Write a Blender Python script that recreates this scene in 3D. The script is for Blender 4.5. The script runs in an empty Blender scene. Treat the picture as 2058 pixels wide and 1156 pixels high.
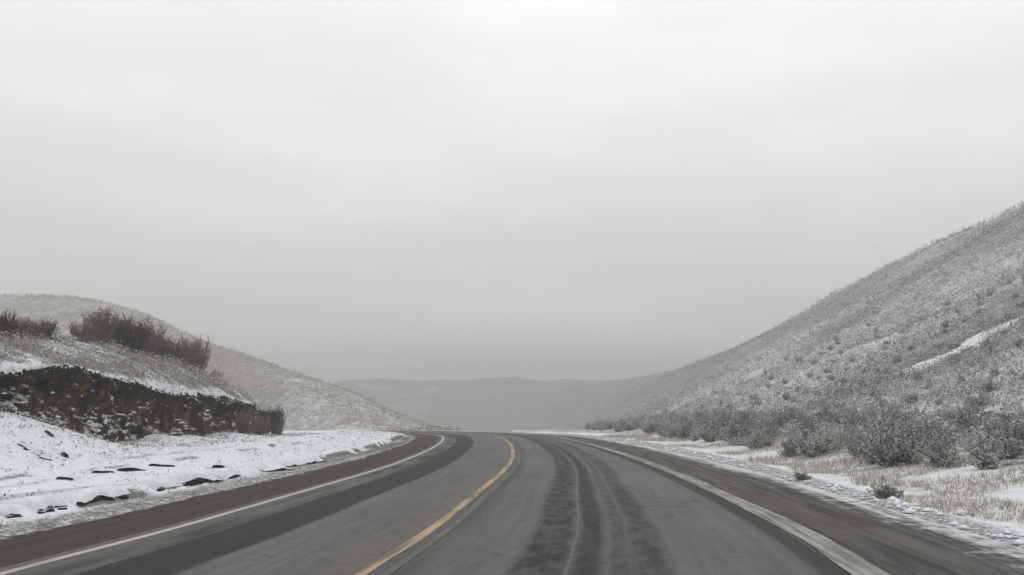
import bpy, math, random
import numpy as np
rng = np.random.default_rng(11); random.seed(5)
S = bpy.context.scene
COL = S.collection
R = math.radians
# ------------------------------------------------------------------ camera, sky, sun, exposure
CAM_H, F, PW, PH, HORIZ = 1.6, 1800.0, 2058.0, 1156.0, 830.0
PITCH = math.atan((HORIZ - PH / 2) / F)
cam = bpy.data.cameras.new('camera'); camo = bpy.data.objects.new('camera', cam); COL.objects.link(camo)
cam.sensor_width = 36; cam.lens = 36 * F / PW; cam.clip_start = .1; cam.clip_end = 5000
camo.location = (0, 0, CAM_H); camo.rotation_euler = (R(90) + PITCH, 0, 0)
S.camera = camo

SUN_EL, SUN_AZ = 52.0, 35.0            # azimuth measured from +Y towards +X
w = bpy.data.worlds.new('World'); S.world = w; w.use_nodes = True
nt = w.node_tree; N = nt.nodes; LK = nt.links; N.clear()
def nd(tree, t, **k):
    n = tree.nodes.new(t)
    for a, b in k.items(): setattr(n, a, b)
    return n
out = nd(nt, 'ShaderNodeOutputWorld'); bg = nd(nt, 'ShaderNodeBackground'); bg.inputs['Strength'].default_value = .1
sky = nd(nt, 'ShaderNodeTexSky', sky_type='NISHITA', sun_disc=False)
sky.sun_elevation = R(SUN_EL); sky.sun_rotation = R(SUN_AZ)
tc = nd(nt, 'ShaderNodeTexCoord'); sep = nd(nt, 'ShaderNodeSeparateXYZ'); LK.new(tc.outputs['Generated'], sep.inputs[0])
ns = nd(nt, 'ShaderNodeTexNoise'); ns.inputs['Scale'].default_value = 2.2; ns.inputs['Detail'].default_value = 5
mp = nd(nt, 'ShaderNodeMapping'); mp.inputs['Scale'].default_value = (1, 1, 2.2); LK.new(tc.outputs['Generated'], mp.inputs[0]); LK.new(mp.outputs[0], ns.inputs['Vector'])
m1 = nd(nt, 'ShaderNodeMath', operation='MULTIPLY_ADD'); LK.new(ns.outputs['Fac'], m1.inputs[0]); m1.inputs[1].default_value = .20; m1.inputs[2].default_value = -.10
m2 = nd(nt, 'ShaderNodeMath', operation='ADD'); LK.new(sep.outputs['Z'], m2.inputs[0]); LK.new(m1.outputs[0], m2.inputs[1])
cr = nd(nt, 'ShaderNodeValToRGB'); LK.new(m2.outputs[0], cr.inputs[0])
def ramp(cr, stops):
    e = cr.color_ramp.elements
    while len(e) > 1: e.remove(e[-1])
    e[0].position, e[0].color = stops[0][0], (*stops[0][1], 1)
    for p, c in stops[1:]:
        k = e.new(p); k.color = (*c, 1)
ramp(cr, [(0, (.98, .98, .97)), (.07, (.93, .93, .92)), (.15, (.84, .84, .833)), (.23, (.93, .93, .92)), (.34, (1.04, 1.04, 1.035)), (.44, (1.15, 1.15, 1.15)), (1, (1.17, 1.17, 1.17))])
sc_ = nd(nt, 'ShaderNodeVectorMath', operation='SCALE'); LK.new(cr.outputs[0], sc_.inputs[0]); sc_.inputs['Scale'].default_value = 10.2
mp2 = nd(nt, 'ShaderNodeMapping'); mp2.inputs['Scale'].default_value = (1.3, 1.3, 5.); LK.new(tc.outputs['Generated'], mp2.inputs[0])
ns2 = nd(nt, 'ShaderNodeTexNoise'); ns2.inputs['Scale'].default_value = 2.4; ns2.inputs['Detail'].default_value = 6; LK.new(mp2.outputs[0], ns2.inputs['Vector'])
m3 = nd(nt, 'ShaderNodeMath', operation='MULTIPLY_ADD'); LK.new(ns2.outputs['Fac'], m3.inputs[0]); m3.inputs[1].default_value = 3.0; m3.inputs[2].default_value = 8.7
LK.new(m3.outputs[0], sc_.inputs['Scale'])
mx = nd(nt, 'ShaderNodeMix', data_type='RGBA'); mx.inputs['Factor'].default_value = .97
LK.new(sky.outputs[0], mx.inputs['A']); LK.new(sc_.outputs[0], mx.inputs['B'])
LK.new(mx.outputs['Result'], bg.inputs['Color']); LK.new(bg.outputs[0], out.inputs['Surface'])

sun = bpy.data.lights.new('sun', 'SUN'); sun.energy = .5; sun.angle = R(50); sun.color = (1, .97, .93)
suno = bpy.data.objects.new('sun', sun); COL.objects.link(suno); suno.location = (30, 40, 60)
suno.rotation_euler = (R(90 - SUN_EL), 0, R(180 - SUN_AZ))
S.view_settings.view_transform = 'Standard'; S.view_settings.look = 'None'; S.view_settings.gamma = 1
S.view_settings.exposure = 0; S.view_settings.use_curve_mapping = False
S.cycles.use_denoising = True; S.cycles.max_bounces = 6; S.cycles.diffuse_bounces = 3; S.cycles.volume_bounces = 1
S.cycles.transparent_max_bounces = 8

# ------------------------------------------------------------------ helpers
def hash2(i, j, s):
    n = (i.astype(np.int64) * 374761393 + j.astype(np.int64) * 668265263 + s * 974634777) & 0x7fffffff
    n = ((n ^ (n >> 13)) * 1274126177) & 0x7fffffff
    n = (n ^ (n >> 16)) & 0xffff
    return n / 65535.0
def vnoise(x, y, s=0):
    x = np.asarray(x, float); y = np.asarray(y, float)
    i = np.floor(x); j = np.floor(y); fx = x - i; fy = y - j
    fx = fx * fx * (3 - 2 * fx); fy = fy * fy * (3 - 2 * fy)
    a = hash2(i, j, s); b = hash2(i + 1, j, s); c = hash2(i, j + 1, s); d = hash2(i + 1, j + 1, s)
    return (a + (b - a) * fx) * (1 - fy) + (c + (d - c) * fx) * fy
def fbm(x, y, s=0, o=4):
    t = 0; a = .5
    for k in range(o):
        t = t + a * (vnoise(x, y, s + k * 17) - .5) * 2; x = x * 2.03 + 7.1; y = y * 2.03 + 3.7; a *= .5
    return t
def sst(a, b, x):
    t = np.clip((np.asarray(x, float) - a) / (b - a), 0, 1); return t * t * (3 - 2 * t)
def spline(xs, ys):
    """monotone-ish cubic through the points (finite-difference tangents), linear outside"""
    xs = np.array(xs, float); ys = np.array(ys, float)
    m = np.gradient(ys, xs)
    def f(x):
        x = np.asarray(x, float)
        k = np.clip(np.searchsorted(xs, x) - 1, 0, len(xs) - 2)
        h = xs[k + 1] - xs[k]; t = np.clip((x - xs[k]) / h, 0, 1)
        h00 = 2*t**3 - 3*t**2 + 1; h10 = t**3 - 2*t**2 + t; h01 = -2*t**3 + 3*t**2; h11 = t**3 - t**2
        y = h00*ys[k] + h10*h*m[k] + h01*ys[k+1] + h11*h*m[k+1]
        y = np.where(x < xs[0], ys[0] + m[0] * (x - xs[0]), y)
        return np.where(x > xs[-1], ys[-1] + m[-1] * (x - xs[-1]), y)
    return f
def ray(px, py):
    x = (px - PW / 2) / F; y = -(py - PH / 2) / F
    Y = math.cos(PITCH) - y * math.sin(PITCH); Z = math.sin(PITCH) + y * math.cos(PITCH)
    return x / Y, Z / Y
def mk(name, V, Fc, mat=None, parent=None, smooth=False, attrs=None, loc=None):
    V = np.asarray(V, np.float32).reshape(-1, 3); Fc = np.asarray(Fc, np.int32)
    me = bpy.data.meshes.new(name); n = Fc.shape[1]; nf = len(Fc)
    me.vertices.add(len(V)); me.vertices.foreach_set('co', V.ravel())
    me.loops.add(nf * n); me.loops.foreach_set('vertex_index', Fc.ravel())
    me.polygons.add(nf); me.polygons.foreach_set('loop_start', np.arange(0, nf * n, n, dtype=np.int32))
    me.polygons.foreach_set('loop_total', np.full(nf, n, np.int32))
    if smooth: me.polygons.foreach_set('use_smooth', np.ones(nf, bool))
    for k, a in (attrs or {}).items():
        a = np.asarray(a, np.float32)
        at = me.attributes.new(k, 'FLOAT', 'POINT'); at.data.foreach_set('value', a)
    me.update(calc_edges=True)
    if mat: me.materials.append(mat)
    o = bpy.data.objects.new(name, me); COL.objects.link(o)
    if parent: o.parent = parent
    if loc is not None: o.location = loc
    return o
def tag(o, label=None, cat=None, group=None, kind=None):
    for k, v in (('label', label), ('category', cat), ('group', group), ('kind', kind)):
        if v: o[k] = v
    return o
def cat_mesh(parts):
    V = []; Fc = []; n = 0
    for v, f in parts:
        V.append(v); Fc.append(f + n); n += len(v)
    return np.concatenate(V), np.concatenate(Fc)
def unit(v): return v / np.maximum(np.linalg.norm(v, axis=-1, keepdims=True), 1e-9)
def prisms(p0, p1, r0, r1):
    """three-sided tapered twigs between arrays of points"""
    d = unit(p1 - p0); h = np.where(np.abs(d[:, 2:3]) > .9, np.array([[1., 0, 0]]), np.array([[0, 0, 1.]]))
    a = unit(np.cross(d, h)); b = np.cross(d, a); n = len(p0); V = np.zeros((n, 6, 3))
    for k in range(3):
        t = 2 * math.pi * k / 3; o = a * math.cos(t) + b * math.sin(t)
        V[:, k] = p0 + o * np.reshape(r0, (-1, 1)); V[:, 3 + k] = p1 + o * np.reshape(r1, (-1, 1))
    T = np.array([[0, 1, 4], [0, 4, 3], [1, 2, 5], [1, 5, 4], [2, 0, 3], [2, 3, 5]])
    return V.reshape(-1, 3), (np.arange(n)[:, None, None] * 6 + T[None]).reshape(-1, 3)
def leaves(c, s, up=.3, asp=.45):
    """small pointed leaf clumps of two crossed faces, random orientation"""
    n = len(c); d = unit(rng.normal(size=(n, 3)) + np.array([0, 0, up])); e = unit(np.cross(d, rng.normal(size=(n, 3))))
    s = np.reshape(s, (-1, 1)); V = np.zeros((n, 4, 3))
    V[:, 0] = c - d * s * .5; V[:, 1] = c + e * s * asp; V[:, 2] = c + d * s * .7; V[:, 3] = c - e * s * asp + np.cross(d, e) * s * .25
    T = np.array([[0, 1, 2], [0, 2, 3]])
    return V.reshape(-1, 3), (np.arange(n)[:, None, None] * 4 + T[None]).reshape(-1, 3)
OCT_V = np.array([[1, 0, 0], [0, 1, 0], [-1, 0, 0], [0, -1, 0], [0, 0, 1], [0, 0, -.6]], float)
OCT_F = np.array([[0, 1, 4], [1, 2, 4], [2, 3, 4], [3, 0, 4], [1, 0, 5], [2, 1, 5], [3, 2, 5], [0, 3, 5]])
def lumps(c, s, flat=.5):
    n = len(c); sc = np.reshape(s, (-1, 1, 1)) * np.array([1, 1, flat]) * rng.uniform(.7, 1.3, (n, 6, 3))
    a = rng.uniform(0, 6.28, n); ca, sa = np.cos(a)[:, None], np.sin(a)[:, None]
    P = OCT_V[None] * sc; V = np.stack([P[..., 0] * ca - P[..., 1] * sa, P[..., 0] * sa + P[..., 1] * ca, P[..., 2]], -1) + c[:, None]
    return V.reshape(-1, 3), (np.arange(n)[:, None, None] * 6 + OCT_F[None]).reshape(-1, 3)

# ------------------------------------------------------------------ materials
def newmat(name):
    m = bpy.data.materials.new(name); m.use_nodes = True; t = m.node_tree
    b = t.nodes['Principled BSDF']; b.inputs['Roughness'].default_value = .9; b.inputs['Specular IOR Level'].default_value = .15
    return m, t, b
class G:
    """tiny node-graph helper"""
    def __init__(s, t): s.t = t
    def link(s, a, i): s.t.links.new(a, i)
    def val(s, x, i):
        if isinstance(x, (int, float)): i.default_value = x
        elif isinstance(x, tuple): i.default_value = (*x, 1) if len(x) == 3 and i.type == 'RGBA' else x
        else: s.link(x, i)
    def math(s, op, a, b=0., c=0., clamp=False):
        n = nd(s.t, 'ShaderNodeMath', operation=op); n.use_clamp = clamp
        for k, v in enumerate((a, b, c)): s.val(v, n.inputs[k])
        return n.outputs[0]
    def attr(s, name): n = nd(s.t, 'ShaderNodeAttribute'); n.attribute_name = name; return n.outputs['Fac']
    def pos(s): return nd(s.t, 'ShaderNodeNewGeometry').outputs['Position']
    def vec(s, x, y, z=0.):
        n = nd(s.t, 'ShaderNodeCombineXYZ')
        for k, v in enumerate((x, y, z)): s.val(v, n.inputs[k])
        return n.outputs[0]
    def vscale(s, v, sc):
        n = nd(s.t, 'ShaderNodeVectorMath', operation='MULTIPLY'); s.link(v, n.inputs[0]); n.inputs[1].default_value = sc; return n.outputs[0]
    def noise(s, v, scale=1., detail=4., rough=.55):
        n = nd(s.t, 'ShaderNodeTexNoise'); s.link(v, n.inputs['Vector']); n.inputs['Scale'].default_value = scale
        n.inputs['Detail'].default_value = detail; n.inputs['Roughness'].default_value = rough; return n.outputs['Fac']
    def step(s, x, a, b):
        n = nd(s.t, 'ShaderNodeMapRange', interpolation_type='SMOOTHSTEP'); s.val(x, n.inputs['Value'])
        n.inputs['From Min'].default_value = a; n.inputs['From Max'].default_value = b; return n.outputs['Result']
    def band(s, x, a, b, soft): return s.math('MULTIPLY', s.step(x, a - soft, a + soft), s.math('SUBTRACT', 1., s.step(x, b - soft, b + soft)))
    def mix(s, f, a, b):
        n = nd(s.t, 'ShaderNodeMix', data_type='RGBA'); s.val(f, n.inputs['Factor']); s.val(a, n.inputs['A']); s.val(b, n.inputs['B']); return n.outputs['Result']
    def bump(s, h, strength, dist):
        n = nd(s.t, 'ShaderNodeBump'); n.inputs['Strength'].default_value = strength; n.inputs['Distance'].default_value = dist
        s.link(h, n.inputs['Height']); return n.outputs[0]
SNOW = (.74, .76, .79)
def mat_ground():
    m, t, b = newmat('snowy_ground'); g = G(t); p = g.pos()
    n1 = g.noise(p, 1.3, 6, .65); n2 = g.noise(p, 9., 4, .6); n3 = g.noise(p, .22, 4)
    dirt = g.attr('dirt'); grass = g.attr('grass'); duff = g.attr('duff')
    soil = g.mix(n2, (.05, .045, .04), (.12, .105, .09))
    straw = g.mix(n2, (.26, .22, .16), (.48, .44, .36))
    brush = g.mix(n2, (.09, .085, .078), (.22, .205, .19))
    col = g.mix(g.step(n2, .25, .7), (.58, .60, .63), (.70, .72, .75))
    k = g.math('ADD', g.math('MULTIPLY_ADD', n1, 1.1, -.05), g.math('MULTIPLY', n2, .5))      # about .1 .. 1.4
    def cover(a, lo, hi): return g.step(g.math('ADD', a, g.math('MULTIPLY', g.math('SUBTRACT', k, .75), 1.0)), lo, hi)
    col = g.mix(cover(duff, .35, .75), col, brush)
    col = g.mix(cover(grass, .3, .8), col, straw)
    col = g.mix(g.math('MULTIPLY', g.step(g.math('ADD', dirt, g.math('MULTIPLY', g.math('SUBTRACT', g.math('ADD', n2, g.noise(p, 24., 4, .7)), 1.), 1.3)), .35, .95), .9), col, soil)
    t.links.new(col, b.inputs['Base Color'])
    t.links.new(g.bump(g.math('ADD', n1, g.math('MULTIPLY', n2, .35)), .7, .12), b.inputs['Normal'])
    return m
def mat_hill(name, c0, c1, amount, scale):
    m, t, b = newmat(name); g = G(t); p = g.pos()
    n1 = g.noise(p, scale, 6, .7); n2 = g.noise(p, scale * 5, 4, .65); n3 = g.noise(g.vscale(p, (.05, .05, .12)), 1., 5, .6)
    k = g.math('ADD', g.math('ADD', g.math('MULTIPLY', n1, .5), g.math('MULTIPLY', n2, .35)), g.math('MULTIPLY', n3, .3))
    col = g.mix(g.step(g.math('ADD', k, g.math('MULTIPLY', g.attr('duff'), amount)), .72, .98), SNOW, g.mix(n2, c0, c1))
    col = g.mix(g.step(g.math('ADD', g.attr('dirt'), g.math('MULTIPLY', n1, .4)), .6, .95), col, g.mix(n2, (.22, .17, .14), (.44, .37, .32)))
    t.links.new(col, b.inputs['Base Color']); t.links.new(g.bump(k, .9, .5), b.inputs['Normal']); return m
def mat_plain(name, c0, c1, scale=6., rough=.9, spec=.15, bump=.3, bd=.02, objrand=0., world=False):
    m, t, b = newmat(name); g = G(t)
    p = g.pos() if world else nd(t, 'ShaderNodeTexCoord').outputs['Object']
    f = g.noise(p, scale, 5, .6)
    if objrand:
        oi = nd(t, 'ShaderNodeObjectInfo'); f = g.math('ADD', f, g.math('MULTIPLY', g.math('SUBTRACT', oi.outputs['Random'], .5), objrand), clamp=True)
    t.links.new(g.mix(g.step(f, .25, .75), c0, c1), b.inputs['Base Color'])
    b.inputs['Roughness'].default_value = rough; b.inputs['Specular IOR Level'].default_value = spec
    if bump: t.links.new(g.bump(f, bump, bd), b.inputs['Normal'])
    return m
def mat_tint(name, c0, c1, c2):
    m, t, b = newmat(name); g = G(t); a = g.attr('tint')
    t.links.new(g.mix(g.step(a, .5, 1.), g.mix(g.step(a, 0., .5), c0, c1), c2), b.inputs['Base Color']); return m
def mat_asphalt():
    m, t, b = newmat('wet_asphalt'); g = G(t); u = g.attr('u'); v = g.attr('v'); e = g.attr('e')
    st = g.noise(g.vec(g.math('MULTIPLY', u, 7.), g.math('MULTIPLY', v, .12)), 1., 5, .6)          # long streaks of drag
    st2 = g.noise(g.vec(g.math('MULTIPLY', u, 22.), g.math('MULTIPLY', v, .5)), 1., 4, .6)
    bl = g.noise(g.vec(g.math('MULTIPLY', u, .9), g.math('MULTIPLY', v, .16)), 1., 5, .6)
    gr = g.noise(g.vec(u, v), 38., 4, .7)
    mo = g.noise(g.vec(g.math('MULTIPLY', u, 4.), g.math('MULTIPLY', v, 1.6)), 1., 5, .65)
    uw = g.math('ADD', u, g.math('MULTIPLY', g.math('SUBTRACT', bl, .5), .16))
    uw = g.math('ADD', uw, g.math('MULTIPLY', g.math('SUBTRACT', st2, .5), .10))
    d = g.math('MULTIPLY', g.band(uw, -2.92, -1.9, .06), .95)
    def add(d, x): return g.math('MAXIMUM', d, x)
    d = add(d, g.math('MULTIPLY', g.band(uw, -3.5, -2.9, .12), g.step(bl, .42, .62)))
    tex = g.math('MULTIPLY_ADD', g.step(mo, .38, .6), .55, .45)
    d = add(d, g.math('MULTIPLY', g.band(uw, 1.42, 1.95, .1), tex))
    d = add(d, g.math('MULTIPLY', g.band(uw, 2.02, 2.33, .09), g.math('MULTIPLY_ADD', g.step(mo, .30, .55), .35, .58)))
    d = add(d, g.math('MULTIPLY', g.band(uw, 2.42, 2.62, .06), g.math('MULTIPLY', tex, .6)))
    d = add(d, g.math('MULTIPLY', g.band(uw, 2.66, 3.05, .1), g.math('MULTIPLY', tex, .75)))
    d = add(d, g.math('MULTIPLY', g.band(g.math('ADD', e, g.math('MULTIPLY', g.math('SUBTRACT', bl, .5), .1)), -.26, .06, .07), .8))
    d = add(d, g.math('MULTIPLY', g.band(uw, .12, .5, .12), .35))
    d = g.math('MULTIPLY', d, g.math('MULTIPLY_ADD', st2, .8, .62), clamp=True)
    film = g.mix(g.step(st, .3, .7), (.064, .065, .067), (.094, .095, .098))
    film = g.mix(g.math('MULTIPLY', g.step(bl, .45, .7), .5), film, (.135, .135, .136))
    brown = g.math('MULTIPLY', g.band(uw, -.55, -.06, .16), g.math('MULTIPLY_ADD', bl, .8, .1))
    film = g.mix(brown, film, (.115, .092, .07))
    film = g.mix(g.math('MULTIPLY', g.step(mo, .5, .32), .45), film, (.05, .05, .05)); film = g.mix(g.math('MULTIPLY', g.step(st2, .58, .72), .35), film, (.17, .17, .17))
    film = g.mix(g.math('MULTIPLY', g.step(gr, .52, .68), .4), film, (.19, .19, .185))
    ag = g.noise(g.vec(u, g.math('MULTIPLY', v, .45)), 13., 6, .85)
    dark = g.mix(gr, (.010, .011, .010), (.034, .034, .031))
    col = g.mix(d, film, dark)
    col = g.mix(g.math('MULTIPLY', g.step(ag, .46, .30), .5), col, (.015, .015, .015)); col = g.mix(g.math('MULTIPLY', g.step(ag, .54, .72), .32), col, (.24, .24, .235))
    lift = g.band(g.math('ADD', u, g.math('MULTIPLY', g.math('SUBTRACT', bl, .5), .05)), 1.975, 1.99, .012)                         # thin pale seam between the wheel tracks
    col = g.mix(g.math('MULTIPLY', lift, .4), col, (.22, .22, .21))
    # hairline cross cracks
    ck = g.math('ABSOLUTE', g.math('SUBTRACT', g.noise(g.vec(g.math('MULTIPLY', u, .22), g.math('MULTIPLY', v, .30)), 1., 3, .5), .5))
    col = g.mix(g.math('MULTIPLY', g.math('SUBTRACT', 1., g.step(ck, .0, .006)), .55), col, (.03, .03, .03))
    t.links.new(col, b.inputs['Base Color'])
    t.links.new(g.math('MULTIPLY_ADD', d, .16, .68), b.inputs['Roughness']); b.inputs['Specular IOR Level'].default_value = .15
    t.links.new(g.bump(g.math('ADD', gr, g.math('MULTIPLY', mo, .6)), .35, .012), b.inputs['Normal']); return m
def mat_shoulder(name, c0, c1, c2, snow):
    """damp gravel; snow grows ragged towards the outer edge (attribute e = 0 inner, 1 outer)"""
    m, t, b = newmat(name); g = G(t); u = g.attr('u'); v = g.attr('v'); e = g.attr('e')
    st = g.noise(g.vec(g.math('MULTIPLY', u, 5.), g.math('MULTIPLY', v, .25)), 1., 5, .62)
    bl = g.noise(g.vec(u, g.math('MULTIPLY', v, .22)), 1., 5, .6); gr = g.noise(g.vec(u, v), 24., 5, .75); mo = g.noise(g.vec(u, v), 3.2, 5, .65)
    col = g.mix(g.step(st, .35, .65), c0, c1); col = g.mix(g.math('MULTIPLY', g.step(bl, .45, .68), .8), col, c2)
    col = g.mix(g.math('MULTIPLY', g.step(gr, .55, .75), .5), col, (.2, .18, .16)); col = g.mix(g.math('MULTIPLY', g.step(gr, .5, .3), .5), col, (.03, .028, .026))
    k = g.math('ADD', e, g.math('ADD', g.math('MULTIPLY', g.math('SUBTRACT', mo, .5), .75), g.math('MULTIPLY', g.math('SUBTRACT', st, .5), .5)))
    col = g.mix(g.math('MULTIPLY', g.step(k, snow, snow + .3), .85), col, (.62, .64, .66))
    t.links.new(col, b.inputs['Base Color']); b.inputs['Roughness'].default_value = .85; b.inputs['Specular IOR Level'].default_value = .12
    t.links.new(g.bump(g.math('ADD', gr, mo), .6, .03), b.inputs['Normal']); return m
def mat_line(name, c, wear, under):
    m, t, b = newmat(name); g = G(t); u = g.attr('u'); v = g.attr('v')
    st = g.noise(g.vec(g.math('MULTIPLY', u, 12.), g.math('MULTIPLY', v, .5)), 1., 5, .65); bl = g.noise(g.vec(u, g.math('MULTIPLY', v, .35)), 1., 4, .6)
    k = g.math('ADD', g.math('MULTIPLY', st, .6), g.math('MULTIPLY', bl, .4))
    t.links.new(g.mix(g.step(k, wear, wear + .22), under, c), b.inputs['Base Color']); b.inputs['Roughness'].default_value = .8; b.inputs['Specular IOR Level'].default_value = .15
    return m
def mat_cut():
    m, t, b = newmat('cut_soil'); g = G(t); p = g.pos(); h = g.attr('h')
    n1 = g.noise(p, 1.1, 6, .65); n2 = g.noise(p, 7., 5, .65); gv = g.noise(g.vscale(p, (3., 3., .5)), 1., 5, .6)
    col = g.mix(g.step(n1, .4, .62), (.013, .010, .008), (.065, .041, .023)); col = g.mix(g.math('MULTIPLY', g.step(gv, .50, .66), .75), col, (.15, .092, .048))
    col = g.mix(g.step(g.math('ADD', h, g.math('MULTIPLY', n1, .5)), 1.05, 1.4), col, (.018, .016, .014))
    col = g.mix(g.math('MULTIPLY', g.step(n2, .66, .74), .35), col, (.16, .11, .075))
    sx = nd(t, 'ShaderNodeSeparateXYZ'); t.links.new(nd(t, 'ShaderNodeNewGeometry').outputs['True Normal'], sx.inputs[0])
    up = g.math('ADD', sx.outputs['Z'], g.math('MULTIPLY', g.math('SUBTRACT', g.noise(p, 2.6, 3, .6), .5), .6))      # snow lodged on the ledges
    pm = g.noise(p, .9, 4, .6)
    col = g.mix(g.math('MULTIPLY', g.step(up, .36, .66), g.step(pm, .46, .56)), col, (.60, .61, .63))
    t.links.new(col, b.inputs['Base Color']); b.inputs['Roughness'].default_value = .95; b.inputs['Specular IOR Level'].default_value = .08
    t.links.new(g.bump(g.math('ADD', n1, n2), .9, .12), b.inputs['Normal']); return m
M = dict(
    ground=mat_ground(),
    hill_r=mat_hill('right_hillside', (.18, .176, .173), (.36, .355, .35), .66, .9),
    hill_l=mat_hill('left_hillside', (.19, .172, .155), (.36, .335, .30), .62, .55),
    hill_f=mat_hill('far_hills', (.12, .12, .12), (.27, .27, .27), .80, .06),
    asphalt=mat_asphalt(),
    shl=mat_shoulder('damp_brown_shoulder', (.038, .030, .026), (.064, .050, .042), (.058, .040, .033), .92),
    shr=mat_shoulder('streaked_gravel_shoulder', (.042, .041, .039), (.115, .110, .104), (.088, .066, .056), .62),
    yellow=mat_line('worn_yellow_paint', (.40, .305, .185), .37, (.13, .115, .09)),
    yellow2=mat_line('faint_yellow_paint', (.20, .17, .125), .50, (.11, .10, .085)),
    white=mat_line('dirty_white_paint', (.42, .38, .34), .26, (.2, .18, .16)),
    slush=mat_line('slush_covered_paint', (.32, .32, .30), .40, (.13, .127, .12)),
    cut=mat_cut(),
    earth=mat_plain('dark_earth', (.008, .008, .008), (.035, .030, .027), 9., .95, .05, .8, .04),
    rock=mat_plain('brown_rock', (.04, .03, .024), (.16, .115, .085), 5., .9, .15, .7, .04, .5),
    snow=mat_plain('fresh_snow', (.66, .68, .71), (.78, .80, .83), 7., .9, .1, .5, .03),
    sage=mat_plain('sagebrush_leaf', (.22, .21, .198), (.45, .437, .418), 3., .9, .1, 0, .02, .7),
    stem=mat_plain('weathered_stem', (.045, .04, .036), (.10, .09, .08), 8., .95, .05, 0),
    bare=mat_plain('bare_brown_twig', (.075, .060, .055), (.175, .145, .132), 6., .95, .05, 0, .02, .6),
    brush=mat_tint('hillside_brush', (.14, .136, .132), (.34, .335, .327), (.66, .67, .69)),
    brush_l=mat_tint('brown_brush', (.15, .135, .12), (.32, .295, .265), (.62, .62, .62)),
    straw=mat_tint('dry_grass', (.26, .225, .175), (.43, .395, .33), (.62, .605, .56)),
    lip=mat_plain('crusted_snow', (.52, .54, .565), (.70, .72, .75), 3., .9, .1, .6, .05, world=True),
    sod=mat_plain('root_mat', (.010, .010, .008), (.045, .036, .026), 5., .95, .05, 0, world=True),
)

# ------------------------------------------------------------------ road alignment and terrain
XC = spline([-20, 3, 9.2, 12.2, 17.5, 26.9, 39.4, 53.6, 63, 73, 84, 95, 105, 120, 140, 170],
            [-4.3, -1.95, -1.47, -1.13, -.74, -.14, .03, -.40, -1.1, -2.5, -5.0, -8.8, -13.4, -22, -36, -60])
ROFF = spline([0, 9, 17.5, 28, 43, 61, 90, 200], [4.85, 4.82, 4.72, 4.32, 4.02, 3.75, 3.7, 3.7])
def drop(Y):
    Y = np.asarray(Y, float)
    a = .5 * .011 * 12 * np.clip((Y - 56) / 12, 0, 1) ** 2 + .011 * np.clip(Y - 68, 0, None)
    a = a + .5 * .03 * 30 * np.clip((Y - 112) / 30, 0, 1) ** 2 + .03 * np.clip(Y - 142, 0, None)
    return np.minimum(a, 9.)
BANK_Y = [10, 26, 29, 32.6, 37, 43, 49, 54, 57.6, 60]
ZB = spline(BANK_Y, [2.1, 1.7, 1.15, .52, .42, .38, .36, .2, 0, -.1])
ZT = spline(BANK_Y, [2.7, 2.78, 2.90, 2.92, 2.55, 2.25, 2.15, 1.85, 1.5, 1.25])
ZC = spline([10, 26, 35, 44, 49, 56, 61, 66, 74, 84], [3.8, 4.0, 4.5, 4.9, 4.6, 4.2, 3.8, 2.7, 1.0, 0])
def XB(Y): return -15 + .25 * np.sin(np.asarray(Y) * .55) + .8 * sst(52, 60, Y) * -1 + 1.0 * fbm(np.asarray(Y) * .35, np.asarray(Y) * 0 + 4.2, 3, 3) * .5
HR = spline([-50, 50, 110, 182, 280, 450, 550, 650, 900], [45, 44, 42, 39, 31.5, 24.5, 22, 21.5, 21])
HX = spline([-50, 50, 182, 280, 450, 550, 650, 900], [108, 106, 104, 104, 94, 70, 48, 20])
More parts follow.
